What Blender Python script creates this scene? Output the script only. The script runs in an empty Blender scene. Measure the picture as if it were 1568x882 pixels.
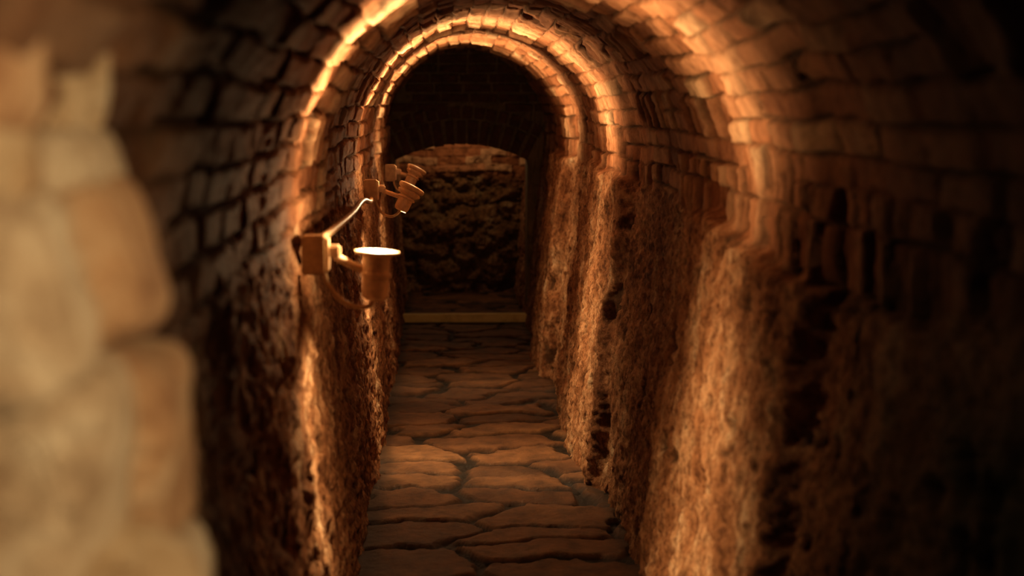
import bpy, bmesh, math, numpy as np
from mathutils import Vector, Matrix
vs_ = bpy.context.scene.view_settings
try:
    vs_.view_transform = 'Standard'
    vs_.look = 'Medium High Contrast'
except Exception: pass

# ------------------------------------------------------------------ noise
def h32(ix, iy, iz, seed):
    ix = ix.astype(np.int64); iy = iy.astype(np.int64); iz = iz.astype(np.int64)
    h = (ix*374761393 + iy*668265263 + iz*2147483647 + seed*974711) & 0xffffffff
    h = ((h ^ (h >> 13))*1274126177) & 0xffffffff
    h = ((h ^ (h >> 16))*2246822519) & 0xffffffff
    h = h ^ (h >> 15)
    return (h & 0xffffff)/float(0xffffff)

def vnoise(x, y, z, seed=0):
    x0 = np.floor(x); y0 = np.floor(y); z0 = np.floor(z)
    fx = x-x0; fy = y-y0; fz = z-z0
    fx = fx*fx*(3-2*fx); fy = fy*fy*(3-2*fy); fz = fz*fz*(3-2*fz)
    r = 0
    for dx in (0, 1):
        wx = fx if dx else 1-fx
        for dy in (0, 1):
            wy = fy if dy else 1-fy
            for dz in (0, 1):
                wz = fz if dz else 1-fz
                r = r + wx*wy*wz*h32(x0+dx, y0+dy, z0+dz, seed)
    return r

def fbm(x, y, z, f, octv, seed=0, gain=0.5):
    a = 1.0; t = 0; n = 0
    for o in range(octv):
        t = t + a*vnoise(x*f+13.1*o, y*f+7.7*o, z*f+3.3*o, seed+o)
        n += a; a *= gain; f *= 2.03
    return t/n          # 0..1

def sstep(a, b, x):
    t = np.clip((x-a)/(b-a), 0, 1)
    return t*t*(3-2*t)

def worley(u, v, seed=0):
    iu = np.floor(u); iv = np.floor(v)
    f1 = np.full(u.shape, 9.0); f2 = np.full(u.shape, 9.0); idv = np.zeros(u.shape)
    for a in (-1, 0, 1):
        for b in (-1, 0, 1):
            cu = iu+a; cv = iv+b
            z = np.zeros_like(cu)
            px = cu+0.15+0.7*h32(cu, cv, z, seed); py = cv+0.15+0.7*h32(cu, cv, z+1, seed)
            d = np.sqrt((u-px)**2+(v-py)**2)
            r = h32(cu, cv, z+2, seed)
            near = d < f1
            f2 = np.where(near, f1, np.minimum(f2, d))
            idv = np.where(near, r, idv)
            f1 = np.where(near, d, f1)
    return f1, f2, idv

# ------------------------------------------------------------------ mesh helpers
def grid_mesh(name, P, mat, attrs=None, flip=False):
    nv, nu = P.shape[:2]
    me = bpy.data.meshes.new(name)
    me.vertices.add(nv*nu)
    me.vertices.foreach_set("co", P.reshape(-1).astype(np.float32))
    idx = np.arange(nv*nu).reshape(nv, nu)
    a = idx[:-1, :-1]; b = idx[:-1, 1:]; c = idx[1:, 1:]; d = idx[1:, :-1]
    q = np.stack([a, d, c, b] if flip else [a, b, c, d], -1).reshape(-1, 4)
    nf = len(q)
    me.loops.add(nf*4); me.loops.foreach_set("vertex_index", q.reshape(-1).astype(np.int32))
    me.polygons.add(nf)
    me.polygons.foreach_set("loop_start", np.arange(0, nf*4, 4, dtype=np.int32))
    me.polygons.foreach_set("use_smooth", np.ones(nf, dtype=bool))
    me.update(calc_edges=True)
    for k, arr in (attrs or {}).items():
        at = me.attributes.new(k, 'FLOAT', 'POINT')
        at.data.foreach_set("value", arr.reshape(-1).astype(np.float32))
    me.materials.append(mat)
    ob = bpy.data.objects.new(name, me)
    bpy.context.collection.objects.link(ob)
    return ob

# ------------------------------------------------------------------ materials
def new_mat(name):
    m = bpy.data.materials.new(name); m.use_nodes = True
    nt = m.node_tree; nt.nodes.clear()
    out = nt.nodes.new("ShaderNodeOutputMaterial")
    bs = nt.nodes.new("ShaderNodeBsdfPrincipled")
    nt.links.new(bs.outputs[0], out.inputs[0])
    return m, nt, bs

def N(nt, t, **kw):
    n = nt.nodes.new(t)
    for k, v in kw.items():
        setattr(n, k, v)
    return n

def attr(nt, name):
    n = N(nt, "ShaderNodeAttribute", attribute_name=name, attribute_type='GEOMETRY')
    return n.outputs["Fac"]

def mix(nt, fac, a, b, mode='MIX'):
    n = N(nt, "ShaderNodeMix", data_type='RGBA', blend_type=mode)
    for sock, v in ((n.inputs[0], fac), (n.inputs[6], a), (n.inputs[7], b)):
        if isinstance(v, (int, float)): sock.default_value = v
        elif isinstance(v, tuple): sock.default_value = (*v, 1)
        else: nt.links.new(v, sock)
    return n.outputs[2]

def noise(nt, scale, detail=6, rough=0.6, sx=(1, 1, 1)):
    tc = N(nt, "ShaderNodeTexCoord"); mp = N(nt, "ShaderNodeMapping")
    mp.inputs["Scale"].default_value = sx
    nt.links.new(tc.outputs["Object"], mp.inputs[0])
    n = N(nt, "ShaderNodeTexNoise"); n.inputs["Scale"].default_value = scale
    n.inputs["Detail"].default_value = detail; n.inputs["Roughness"].default_value = rough
    nt.links.new(mp.outputs[0], n.inputs["Vector"])
    return n.outputs["Fac"]

def ramp(nt, fac, stops):
    r = N(nt, "ShaderNodeValToRGB")
    e = r.color_ramp.elements
    while len(e) < len(stops): e.new(0.5)
    for i, (p, c) in enumerate(stops):
        e[i].position = p; e[i].color = (*c, 1)
    nt.links.new(fac, r.inputs[0])
    return r.outputs[0]

def bump(nt, bs, h, strength, dist):
    b = N(nt, "ShaderNodeBump"); b.inputs["Strength"].default_value = strength
    b.inputs["Distance"].default_value = dist
    nt.links.new(h, b.inputs["Height"]); nt.links.new(b.outputs[0], bs.inputs["Normal"])

def masonry():
    m, nt, bs = new_mat("tunnel_masonry")
    brick = ramp(nt, attr(nt, "tone"), [(0, (.26, .105, .046)), (.4, (.44, .195, .092)), (.75, (.57, .30, .16)), (1, (.70, .47, .28))])
    n1 = noise(nt, 14, 8, .65)
    brick = mix(nt, .8, brick, ramp(nt, n1, [(.3, (.38, .33, .3)), (.6, (1, 1, 1))]), 'MULTIPLY')
    rub = ramp(nt, noise(nt, 7, 9, .72, (1, 1, .6)), [(.34, (.20, .088, .036)), (.47, (.43, .21, .10)), (.58, (.64, .39, .22)), (.68, (.80, .62, .42))])
    rub = mix(nt, .85, rub, ramp(nt, noise(nt, 40, 9, .75, (1, 1, .7)), [(.40, (.30, .24, .20)), (.54, (1, 1, 1))]), 'MULTIPLY')
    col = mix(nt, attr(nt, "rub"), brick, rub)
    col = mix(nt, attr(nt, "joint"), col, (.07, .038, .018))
    # shade painted into the colour at the unlit tunnel mouth; green low down
    col = mix(nt, attr(nt, "shade_green"), col, (.050, .066, .018))
    col = mix(nt, attr(nt, "shade_brown"), col, (.075, .040, .018))
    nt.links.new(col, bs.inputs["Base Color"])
    bs.inputs["Roughness"].default_value = .75
    bs.inputs["Specular IOR Level"].default_value = .22
    bump(nt, bs, noise(nt, 60, 10, .78), 1.0, .018)
    return m
MAS = masonry()

def stone_mat(name, c1, c2, c3, rough=.7, sc=8, bs_=.6, bd=.01):
    m, nt, bs = new_mat(name)
    col = ramp(nt, noise(nt, sc, 8, .65), [(.3, c1), (.5, c2), (.72, c3)])
    nt.links.new(col, bs.inputs["Base Color"]); bs.inputs["Roughness"].default_value = rough
    bump(nt, bs, noise(nt, 50, 8, .65), bs_, bd)
    return m

def floor_mat():
    m, nt, bs = new_mat("flagstone")
    col = ramp(nt, attr(nt, "tone"), [(0, (.13, .062, .025)), (.5, (.22, .106, .045)), (1, (.32, .17, .076))])
    col = mix(nt, .9, col, ramp(nt, noise(nt, 8, 10, .74), [(.36, (.26, .23, .20)), (.62, (1, 1, 1))]), 'MULTIPLY')
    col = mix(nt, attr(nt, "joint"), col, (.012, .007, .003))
    nt.links.new(col, bs.inputs["Base Color"]); bs.inputs["Roughness"].default_value = .52
    bump(nt, bs, noise(nt, 40, 10, .74), 1.0, .014)
    return m

def metal(name, c, rough=.4, met=.8):
    m, nt, bs = new_mat(name)
    col = ramp(nt, noise(nt, 60, 5, .6), [(.3, tuple(x*.7 for x in c)), (.7, c)])
    nt.links.new(col, bs.inputs["Base Color"])
    bs.inputs["Roughness"].default_value = rough; bs.inputs["Metallic"].default_value = met
    return m
BRASS = metal("weathered_steel", (.80, .58, .38), .42, .1)
BOXM = metal("junction_box_paint", (.52, .36, .21), .5, .1)
CABLE = metal("cable_sheath", (.60, .42, .25), .4, 0)
GL, nt, bs = new_mat("lamp_glass")
bs.inputs["Base Color"].default_value = (.8, .7, .65, 1)
bs.inputs["Emission Color"].default_value = (1, .80, .72, 1); bs.inputs["Emission Strength"].default_value = 1.4

# ------------------------------------------------------------------ tunnel shell
R = .55; SPR = 1.31; ZB = -.2
HW = SPR-ZB; ARC = math.pi*R
sw = np.linspace(0, HW, 200); sa = np.linspace(0, ARC, 260)
s = np.concatenate([sw, HW+sa[1:], HW+ARC+sw[1:]])
iA = len(sw)-1; iB = iA+len(sa)-1
yv = np.concatenate([np.arange(-.8, 2.4, .02), np.arange(2.4, 9.6, .0072), np.arange(9.6, 12.3, .02)])
S, Y = np.meshgrid(s, yv)
left = S < HW; right = S > HW+ARC
th = np.clip((S-HW)/R, 0, math.pi)
BX = np.where(left, -R, np.where(right, R, -R*np.cos(th)))
BZ = np.where(left, ZB+S, np.where(right, SPR-(S-HW-ARC), SPR+R*np.sin(th)))
NX = np.cos(th); NZ = -np.sin(th)
side = np.where(BX > 0, 1.0, -1.0)
rt = sstep(-.25, .25, BX)          # 0 left .. 1 right

def brick_pattern(S, Y, W1, W2, psold):
    s_ = S+W1; y_ = Y+W2
    BH = .13
    b = np.floor(s_/BH); sb = s_-b*BH; z0 = np.zeros_like(b)
    off = h32(b, z0, z0, 5)
    c = np.floor(y_/.55+off)
    sold = h32(b, c, z0, 6) < psold
    row = np.floor(sb/.065); r2 = b*2+row
    L = .23
    yo = y_/L+h32(r2, z0, z0, 8)
    k = np.floor(yo); fy = (yo-k)*L; fs = sb-row*.065
    d1 = np.minimum(np.minimum(fy, L-fy), np.minimum(fs, .065-fs))
    id1 = h32(r2, k, z0, 9); t1 = (fs/.065-.5)*(h32(r2, k, z0+1, 9)-.5)+(fy/L-.5)*(h32(r2, k, z0+2, 9)-.5)
    Ls = .05
    k2 = np.floor(y_/Ls); fy2 = y_-k2*Ls
    d2 = np.minimum(np.minimum(fy2, Ls-fy2), np.minimum(sb, BH-sb))
    id2 = h32(b, k2, z0+3, 11); t2 = (fy2/Ls-.5)*(h32(b, k2, z0+4, 11)-.5)*1.6
    d = np.where(sold, d2, d1); i = np.where(sold, id2, id1); t = np.where(sold, t2, t1)
    return d, i, t, sold

w1 = (fbm(BX, Y, BZ, 3.0, 4, 20)-.5)*.05
w2 = (fbm(BX, Y, BZ, 3.5, 4, 30)-.5)*.07
ps = np.where(side > 0, .28, .06)
ps = np.where((side > 0) & (BZ < 1.36), .8, ps)
D0, ID, TT, SO = brick_pattern(S, Y, w1, w2, ps)
fine = fbm(BX, Y, BZ, 45, 3, 40)
med = fbm(BX, Y, BZ, 18, 3, 42)
edge = D0+(fine-.5)*.006+(med-.5)*.005
# joints eroded in some places and almost flush in others
wear = sstep(.35, .60, fbm(BX, Y, BZ, 5, 3, 46))
bj = (1-sstep(.0015, .008, edge))*(.45+.55*wear)
Hb = (ID-.5)*.019+TT*.017-bj*.019+(fine-.5)*.010+(med-.5)*.010+(fbm(BX, Y, BZ, 2.2, 3, 44)-.5)*(.012+.02*rt)
Hb = Hb+np.where(SO, (ID-.5)*.020, 0)-.018*(1-rt)
# rubble: crusty lime-mortared rock
wu = (fbm(BX, Y, BZ, 5, 3, 50)-.5)*1.2; wv = (fbm(BX, Y, BZ, 5, 3, 60)-.5)*1.2
f1, f2, wid = worley(Y*4.0+wu, BZ*4.5+wv+side*31, 3)
st = sstep(.0, .25, f2-f1)
rg = 1-np.abs(fbm(BX+side*9, Y, BZ*.8, 9, 5, 70, .55)-.5)*4
Hr = (wid-.5)*.016*st+(fbm(BX, Y, BZ*.7, 3.0, 4, 80)-.5)*(.035+.02*rt)+rg*.008+(fbm(BX, Y, BZ*.9, 26, 4, 90, .68)-.5)*.042
pit = sstep(.61, .74, fbm(BX, Y, BZ*.8, 13, 4, 95))
Hr = Hr-pit*.022
Hr = Hr-np.where(side < 0, .035, 0)
zb = 1.20+(fbm(side*5, Y, BZ*0, 2.5, 3, 99)-.5)*.16+.04*(med-.5)
rub = 1-sstep(zb-.012, zb+.012, BZ)
yw = Y+(fbm(BX, Y*.3, BZ, 4, 3, 120)-.5)*.25
def pulse(a, b, e=.04): return sstep(a-e, a+e, yw)*(1-sstep(b-e, b+e, yw))
pier = pulse(2.75, 4.15)+pulse(5.5, 7.0)+pulse(8.0, 9.0)
pamp = .01+.055*rt
batter = np.clip((1.2-BZ)/1.2, 0, 1.2)*np.where(side > 0, .12, .08)
Hd = (1-rub)*(Hb+pier*(.012+.018*rt))+rub*(Hr+.002+pier*pamp+batter)
PX = BX+NX*Hd; PZ = BZ+NZ*Hd
P = np.stack([PX, Y, PZ], -1)
tone = np.clip(.15+ID*.75+(fbm(BX, Y, BZ, 4, 3, 130)-.5)*.6, 0, 1)
joint = (1-rub)*bj*.8+rub*np.clip(pit*.7, 0, 1)
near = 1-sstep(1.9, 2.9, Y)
shade_green = near*(1-sstep(1.0, 1.4, BZ))*rt*(.6+.4*sstep(.3, .6, fbm(BX, Y, BZ, 3, 3, 140)))  # greenish shadow tone painted low on the near right wall
shade_brown = near*np.clip(.50+.2*(med-.5), 0, 1)*(1-shade_green)  # brown shade painted over the near walls and vault
A = dict(tone=tone, joint=joint, rub=rub, shade_green=shade_green, shade_brown=shade_brown)
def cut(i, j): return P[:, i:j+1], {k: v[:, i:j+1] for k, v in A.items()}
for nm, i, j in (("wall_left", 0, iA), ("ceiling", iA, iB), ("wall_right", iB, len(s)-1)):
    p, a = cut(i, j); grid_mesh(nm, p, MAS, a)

# ------------------------------------------------------------------ floor
fx = np.arange(-.66, .661, .010); fyv = np.concatenate([np.arange(-.8, 3.5, .03), np.arange(3.5, 12.3, .009)])
X, YY = np.meshgrid(fx, fyv); Z0 = np.zeros_like(X)
def floor_z(y): return -.10*sstep(4.5, 10.4, np.asarray(y, float))
FU = X*2.1+.3+(fbm(X, YY, Z0, 3, 4, 210)-.5)*.9
FV = YY*4.0+(fbm(X, YY, Z0, 3, 4, 200)-.5)*1.3
f1, f2, idf = worley(FU, FV, 21)
d = (f2-f1)*.2+(fbm(X, YY, Z0, 26, 4, 230)-.5)*.030
j = 1-sstep(.012, .032, d)
HF = floor_z(YY)-j*.020+(idf-.5)*.014+(fbm(X, YY, Z0, 7, 5, 250)-.5)*.024
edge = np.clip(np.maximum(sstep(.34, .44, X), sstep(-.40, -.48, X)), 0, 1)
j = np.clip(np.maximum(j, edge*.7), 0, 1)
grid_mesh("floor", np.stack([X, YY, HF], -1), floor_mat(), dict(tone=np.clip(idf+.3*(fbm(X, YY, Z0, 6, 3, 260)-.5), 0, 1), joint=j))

# ------------------------------------------------------------------ end wall with segmental opening
YE = 10.4; OL, OR_, OS, OA = -.54, .43, 1.08, 1.20
cx = (OL+OR_)/2; hwid = (OR_-OL)/2; rise = OA-OS
RA = (hwid**2+rise**2)/(2*rise); cz = OA-RA
DARK = stone_mat("dark_mortar", (.12, .08, .036), (.20, .14, .066), (.28, .20, .095))  # dark brown mortar, mottled by noise
bm = bmesh.new()
xs = list(np.linspace(-.62, OL, 10))+list(np.linspace(OL+.001, OR_-.001, 60))+list(np.linspace(OR_, .62, 14))
def topz(x):
    return -.2 if (x <= OL or x >= OR_) else cz+math.sqrt(RA**2-(x-cx)**2)
NZC = 40
rng = np.random.default_rng(4)
cols = []
for x in xs:
    t0 = topz(x)
    cols.append([bm.verts.new((x, YE+rng.normal()*.003, t0+(1.95-t0)*k/NZC)) for k in range(NZC+1)])
for a, b in zip(cols[:-1], cols[1:]):
    for k in range(NZC):
        bm.faces.new((a[k], b[k], b[k+1], a[k+1]))
prof = [(OL, -.2), (OL, OS)]+[(x, topz(x)) for x in np.linspace(OL+.001, OR_-.001, 40)]+[(OR_, OS), (OR_, -.2)]
f_ = [bm.verts.new((x, YE, z)) for x, z in prof]; b_ = [bm.verts.new((x, YE+.3, z)) for x, z in prof]
for k in range(len(prof)-1):
    bm.faces.new((f_[k], f_[k+1], b_[k+1], b_[k]))
def add_box(bm, M, sx, sy, sz, jit=0, rng=rng, mi=0):
    vs = []
    for a in (-1, 1):
        for b in (-1, 1):
            for c in (-1, 1):
                v = Vector((a*sx/2+rng.normal()*jit, b*sy/2+rng.normal()*jit, c*sz/2+rng.normal()*jit))
                vs.append(bm.verts.new(M @ v))
    F = [(0, 1, 3, 2), (4, 6, 7, 5), (0, 4, 5, 1), (2, 3, 7, 6), (0, 2, 6, 4), (1, 5, 7, 3)]
    out = []
    for f in F:
        fc = bm.faces.new([vs[i] for i in f]); fc.material_index = mi; out.append(fc)
    return out
am = math.asin(hwid/RA)
for ringi, (r0, hh) in enumerate(((RA, .17), (RA+.185, .08))):
    nb = 13+ringi
    for k in range(nb):
        a = -am+(k+.5)*2*am/nb
        rr = r0+hh/2
        M = Matrix.Translation((cx+rr*math.sin(a), YE-.004, cz+rr*math.cos(a))) @ Matrix.Rotation(a, 4, 'Y')
        add_box(bm, M, 2*am*r0/nb-.020, .025+rng.random()*.015, hh, .004, mi=1)
for row in range(7):
    z = 1.46+row*.07
    x = -.6+rng.random()*.2
    while x < .6:
        L = .21
        if (x-cx)**2+(z-cz)**2 > (RA+.27)**2:
            M = Matrix.Translation((x+L/2, YE-.002, z))
            add_box(bm, M, L-.018, .025+rng.random()*.015, .053, .003, mi=1)
        x += L
bmesh.ops.recalc_face_normals(bm, faces=bm.faces)
me = bpy.data.meshes.new("wall_end"); bm.to_mesh(me); bm.free()
me.materials.append(DARK); me.materials.append(stone_mat("dark_brick", (.06, .024, .011), (.11, .046, .020), (.17, .075, .033), .75, 20))
ob = bpy.data.objects.new("wall_end", me); bpy.context.collection.objects.link(ob)

# back wall of the chamber: rough rock, brick courses on top
bx = np.arange(-.68, .681, .008); bz = np.arange(-.2, 2.0, .008)
BXX, BZZ = np.meshgrid(bx, bz); O = np.zeros_like(BXX)
up = sstep(.78, .90, BZZ+(fbm(BXX, BZZ, O, 3, 3, 305)-.5)*.2)
uu = BXX*2.2+(fbm(BXX, BZZ, O, 4, 5, 300)-.5)*2.4; vv = BZZ*5.0+(fbm(BXX, BZZ, O, 4, 5, 310)-.5)*1.8
g1, g2, gid = worley(uu, vv, 8)
gs = sstep(.0, .55, g2-g1)
Db, Ib, Tb, _ = brick_pattern(BZZ+(fbm(BXX, BZZ, O, 4, 3, 330)-.5)*.06, BXX+(fbm(BXX, BZZ, O, 4, 3, 331)-.5)*.05, 0, 0, O)
fb = fbm(BXX, BZZ, O, 16, 5, 320, .6)
bjb = 1-sstep(.0, .010, Db+(fb-.5)*.02)
HR = gs*.030+(gid-.5)*.05+(fb-.5)*.08+(fbm(BXX, BZZ, O, 5, 4, 340)-.5)*.14
HB = .05+(Ib-.5)*.025-bjb*.008+(fb-.5)*.06
HH = HR*(1-up)+HB*up
grid_mesh("wall_back", np.stack([BXX, 12.05-HH, BZZ], -1), MAS,
          dict(tone=np.clip(gid*.6*(1-up)+Ib*up+.1, 0, 1), joint=((1-gs)*(1-up)*.3+bjb*up*.35), rub=(1-up)*.8, shade_green=(1-up)*.35, shade_brown=O))  # lower rock darkened with the same painted green tint

# ------------------------------------------------------------------ timber sill at the opening
bm = bmesh.new()
add_box(bm, Matrix.Translation((-.05, 10.33, -.070)), .94, .08, .06, .002)
bmesh.ops.bevel(bm, geom=bm.edges[:], offset=.008, segments=2, affect='EDGES')
me = bpy.data.meshes.new("door_sill"); bm.to_mesh(me); bm.free()
me.materials.append(stone_mat("pale_timber", (.60, .50, .20), (.75, .64, .28), (.82, .72, .36), .4, 15))
bpy.context.collection.objects.link(bpy.data.objects.new("door_sill", me))

# ------------------------------------------------------------------ near masonry jamb bonded into the left wall
def stone(bm, c, size, seed, roll=0, mi=0):
    t = bmesh.new(); bmesh.ops.create_cube(t, size=1)
    bmesh.ops.subdivide_edges(t, edges=t.edges[:], cuts=11, use_grid_fill=True)
    co = np.array([v.co[:] for v in t.verts])
    p6 = (np.sum(np.abs(co*2)**5, axis=1, keepdims=True))**(1/5)
    co = co/p6
    w = co*np.array(size)
    cr, sr = math.cos(roll), math.sin(roll)
    w = np.stack([w[:, 0]*cr-w[:, 2]*sr, w[:, 1], w[:, 0]*sr+w[:, 2]*cr], 1)
    q = w+np.array(c)
    n = fbm(q[:, 0]+seed, q[:, 1], q[:, 2], 16, 4, 400+seed)-.5
    n2 = fbm(q[:, 0]+seed, q[:, 1], q[:, 2], 7, 2, 500+seed)-.5
    q = q+(co/np.maximum(np.linalg.norm(co, axis=1, keepdims=True), 1e-5))*(n*.030+n2*.050)[:, None]
    for v, x in zip(t.verts, q): v.co = x
    for f in t.faces: f.smooth = True; f.material_index = mi
    m_ = bpy.data.meshes.new("tmp"); t.to_mesh(m_); t.free(); bm.from_mesh(m_); bpy.data.meshes.remove(m_)
bm = bmesh.new()
EX = -.23; EZ = 1.53
# (x edge rel. to eye, z centre rel. eye, height, y centre, roll)
rows = [(-.306, .098, .115, 1.20, .1), (-.28, .01, .11, 1.17, -.05), (-.262, -.07, .10, 1.16, .05),
        (-.232, -.155, .14, 1.14, .35), (-.222, -.295, .19, 1.22, -.12), (-.192, -.45, .17, 1.2, .05), (-.20, -.62, .2, 1.2, 0),
        (-.19, -.82, .22, 1.2, 0), (-.19, -1.05, .26, 1.2, 0), (-.18, -1.34, .34, 1.2, 0)]
for k, (xe, zc, hh, yc, ro) in enumerate(rows):
    wd = .20
    k1 = k+1
    mi = [1, 0, 2, 1, 1, 2, 1, 2, 0, 1][k]
    stone(bm, (EX+xe-wd/2, yc, EZ+zc), (wd, .20, hh), 3*k1, ro, mi)
    stone(bm, (EX+xe-wd/2-.004-.012*(k1 % 2), yc-.185, EZ+zc+.02), (wd, .17, hh*1.05), 3*k1+1, ro*.5, (mi+1) % 3)
add_box(bm, Matrix.Translation((EX-.39, 1.10, EZ-.72)), .16, .30, 1.55, 0, mi=1)
me = bpy.data.meshes.new("wall_jamb_left"); bm.to_mesh(me); bm.free()
me.materials.append(stone_mat("pale_limestone", (.38, .22, .11), (.64, .46, .27), (.86, .70, .48), .8, 18, 1, .035))
me.materials.append(stone_mat("tan_limestone", (.34, .17, .08), (.60, .36, .19), (.76, .55, .34), .8, 16, 1, .035))
me.materials.append(stone_mat("grey_limestone", (.32, .20, .11), (.60, .45, .29), (.86, .73, .52), .8, 18, 1, .035))
bpy.context.collection.objects.link(bpy.data.objects.new("wall_jamb_left", me))

# ------------------------------------------------------------------ lamps
def lathe(name, prof, mat, M, seg=40, parent=None):
    bm = bmesh.new(); rings = []
    for r_, z_ in prof:
        rings.append([bm.verts.new(M @ Vector((r_*math.cos(2*math.pi*k/seg), r_*math.sin(2*math.pi*k/seg), z_))) for k in range(seg)])
    for a, b in zip(rings[:-1], rings[1:]):
        for k in range(seg):
            bm.faces.new((a[k], a[(k+1) % seg], b[(k+1) % seg], b[k]))
    bm.faces.new(rings[0][::-1]); bm.faces.new(rings[-1])
    me = bpy.data.meshes.new(name); bm.to_mesh(me); bm.free(); me.materials.append(mat)
    for p in me.polygons: p.use_smooth = len(p.vertices) == 4
    ob = bpy.data.objects.new(name, me); bpy.context.collection.objects.link(ob)
    ob.parent = parent
    md = ob.modifiers.new("es", 'EDGE_SPLIT'); md.split_angle = math.radians(40)
    return ob
def tube(name, pts, rad, mat, parent=None):
    cu = bpy.data.curves.new(name, 'CURVE'); cu.dimensions = '3D'; cu.bevel_depth = rad; cu.bevel_resolution = 5
    sp = cu.splines.new('BEZIER'); sp.bezier_points.add(len(pts)-1)
    for b, p in zip(sp.bezier_points, pts):
        b.co = p; b.handle_left_type = b.handle_right_type = 'AUTO'
    cu.use_fill_caps = True
    ob = bpy.data.objects.new(name, cu); bpy.context.collection.objects.link(ob)
    dg = bpy.context.evaluated_depsgraph_get()
    me = bpy.data.meshes.new_from_object(ob.evaluated_get(dg)); bpy.data.objects.remove(ob)
    me.materials.clear(); me.materials.append(mat)
    for p in me.polygons: p.use_smooth = True
    o = bpy.data.objects.new(name, me); bpy.context.collection.objects.link(o); o.parent = parent
    return o
def box(name, c, size, mat, parent, rot=None, bev=.004):
    bm = bmesh.new(); M = Matrix.Translation(c)
    if rot: M = M @ rot
    add_box(bm, M, *size); bmesh.ops.recalc_face_normals(bm, faces=bm.faces)
    bmesh.ops.bevel(bm, geom=bm.edges[:], offset=bev, segments=2, affect='EDGES')
    me = bpy.data.meshes.new(name); bm.to_mesh(me); bm.free(); me.materials.append(mat)
    o = bpy.data.objects.new(name, me); bpy.context.collection.objects.link(o); o.parent = parent
    return o
WARM = (1, .68, .37)
def add_light(kind, name, loc, energy, parent=None, direction=None, size=60, blend=.6, rad=.03, col=WARM, squash=None):
    l = bpy.data.lights.new(name, kind); l.energy = energy; l.color = col; l.shadow_soft_size = rad
    o = bpy.data.objects.new(name, l)
    if kind == 'SPOT':
        l.spot_size = math.radians(size); l.spot_blend = blend
        z = -Vector(direction).normalized()
        yv_ = Vector((0, 1, 0)); yv_ = (yv_-z*yv_.dot(z)).normalized() if squash else None
        if squash:   # cone shaped by object scale: fan across the tunnel, narrow along it
            x = yv_.cross(z)
            M = Matrix((x, yv_, z)).transposed().to_4x4()
            o.matrix_world = Matrix.Translation(loc) @ M @ Matrix.Diagonal((1, squash, 1, 1))
        else:
            o.location = loc
            o.rotation_euler = (-z).to_track_quat('-Z', 'Y').to_euler()
    else:
        o.location = loc
    bpy.context.collection.objects.link(o); o.parent = parent
    return o
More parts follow.
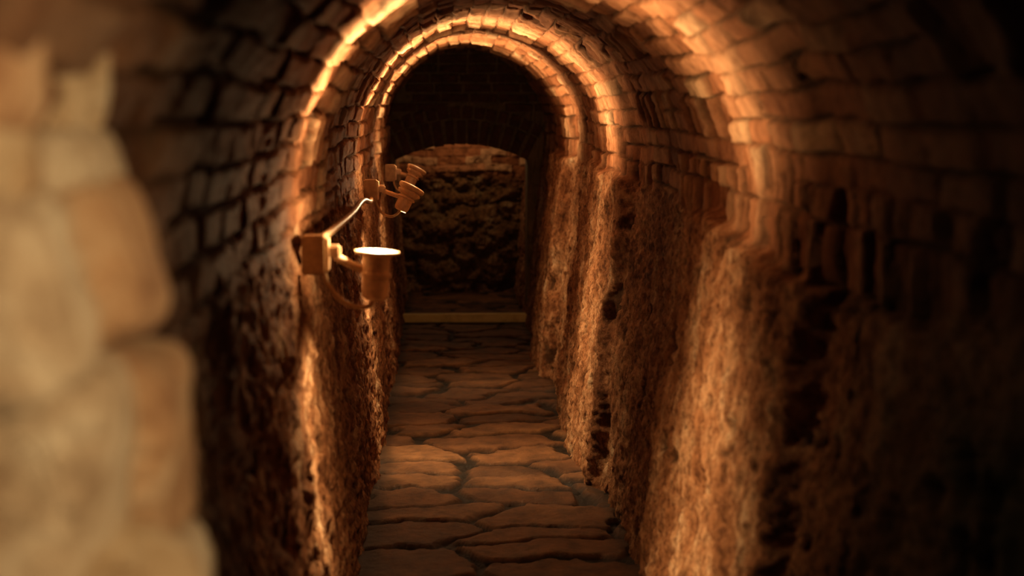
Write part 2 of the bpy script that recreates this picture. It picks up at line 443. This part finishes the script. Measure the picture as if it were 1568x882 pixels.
def wall_lamp(boxc, facec, axis, style, pe, fe, de):
    e = bpy.data.objects.new("wall_spotlight", None); bpy.context.collection.objects.link(e)
    axis = Vector(axis).normalized(); face = Vector(facec); bc = Vector(boxc)
    q = axis.to_track_quat('Z', 'Y').to_matrix().to_4x4()
    M = Matrix.Translation(face) @ q
    if style == 0:   # slim can with broad flange
        prof = [(.008, -.118), (.022, -.116), (.031, -.108), (.032, -.062), (.036, -.060), (.036, -.052), (.032, -.050),
                (.032, -.016), (.036, -.010), (.050, -.007), (.053, -.004), (.053, .0), (.046, .001), (.044, -.002)]
        gr = .043
    else:            # ribbed bell
        prof = [(.012, -.115), (.026, -.112), (.031, -.10), (.031, -.062), (.038, -.058), (.038, -.052), (.032, -.050), (.034, -.044),
                (.047, -.036), (.050, -.032), (.050, -.026), (.045, -.024), (.045, -.020), (.054, -.016), (.057, -.010), (.057, -.003), (.053, .001), (.049, -.003)]
        gr = .048
    lathe("lamp_body", prof, BRASS, M, parent=e)
    lathe("lamp_lens", [(gr, -.004), (gr, .0005), (gr*.6, .003)], GL, M, parent=e)
    box("junction_box", bc, (.056, .055, .092), BOXM, e)
    box("box_lid", bc+Vector((.031, 0, 0)), (.008, .046, .078), BRASS, e, bev=.002)
    mid = face-axis*.055
    side_ = (mid-bc).normalized()
    box("yoke_knuckle", bc+Vector((.047, -.004, .008)), (.03, .026, .03), BRASS, e, bev=.005)
    tube("arm", [bc+Vector((.03, 0, .01)), bc.lerp(mid, .45)+Vector((0, 0, .008)), mid-side_*.02], .0095, BRASS, e)
    rear = face-axis*.115
    tube("flex_cable", [bc+Vector((.02, -.01, -.03)), bc.lerp(rear, .25)+Vector((0, -.01, -.05)), bc.lerp(rear, .62)+Vector((0, -.005, -.055)),
                        rear+Vector((-.012, 0, -.014)), rear+axis*.004], .0060, CABLE, e)
    add_light('POINT', "bulb_glow", face+axis*.045, pe, e, rad=.022)
    add_light('SPOT', "fan_beam", face+axis*.03, fe, e, (.50, 0, 1), 150, .9, .02, squash=.35)
    add_light('SPOT', "down_fill_beam", rear-axis*.02, de, e, (.75, 0, -1), 150, .9, .02, squash=.34)  # added fill under the lamp to brighten the lower walls
    add_light('SPOT', "down_fill_glow", rear-axis*.02+Vector((.03, 0, -.02)), de*.18, e, (-.1, 0, -1), 150, .7, .03)  # second added fill, softer, towards the lower left wall
    return e
L1 = wall_lamp((-.520, 3.35, 1.165), (-.373, 3.35, 1.172), (.06, .02, 1), 0, 6, 145, 74)
L2 = wall_lamp((-.510, 6.0, 1.145), (-.335, 6.0, 1.160), (.45, .18, .85), 1, 6, 200, 72)
L3 = wall_lamp((-.49, 7.9, 1.12), (-.340, 7.9, 1.145), (.45, .18, .85), 1, 4.5, 128, 30)
tube("electrical_conduit", [(-.505, 3.38, 1.20), (-.50, 3.75, 1.19), (-.495, 4.4, 1.175), (-.50, 5.2, 1.16), (-.50, 5.7, 1.12), (-.505, 5.98, 1.11)], .010, CABLE)

# chamber light above the opening, and one spot near the tunnel mouth grazing the jamb
add_light('POINT', "chamber_bulb", (-.05, 11.58, 1.42), 6.5, rad=.04)
add_light('SPOT', "mouth_spot", (.25, .25, 1.62), 72, None, Vector((-.52, 1.04, 1.33))-Vector((.25, .25, 1.62)), 45, .6, .04, (1, .75, .46))

# ------------------------------------------------------------------ world / camera
w = bpy.data.worlds.new("World"); bpy.context.scene.world = w; w.use_nodes = True
w.node_tree.nodes["Background"].inputs[0].default_value = (.02, .018, .010, 1)
w.node_tree.nodes["Background"].inputs[1].default_value = .1
cam = bpy.data.cameras.new("camera"); co = bpy.data.objects.new("camera", cam); bpy.context.collection.objects.link(co)
cam.lens = 50; cam.sensor_width = 36; cam.clip_start = .02
co.location = (EX, 0, EZ)
co.rotation_euler = (math.radians(90-7.61), 0, math.radians(-3.0))
cam.dof.use_dof = True; cam.dof.focus_distance = 5.9; cam.dof.aperture_fstop = 2.4
bpy.context.scene.camera = co
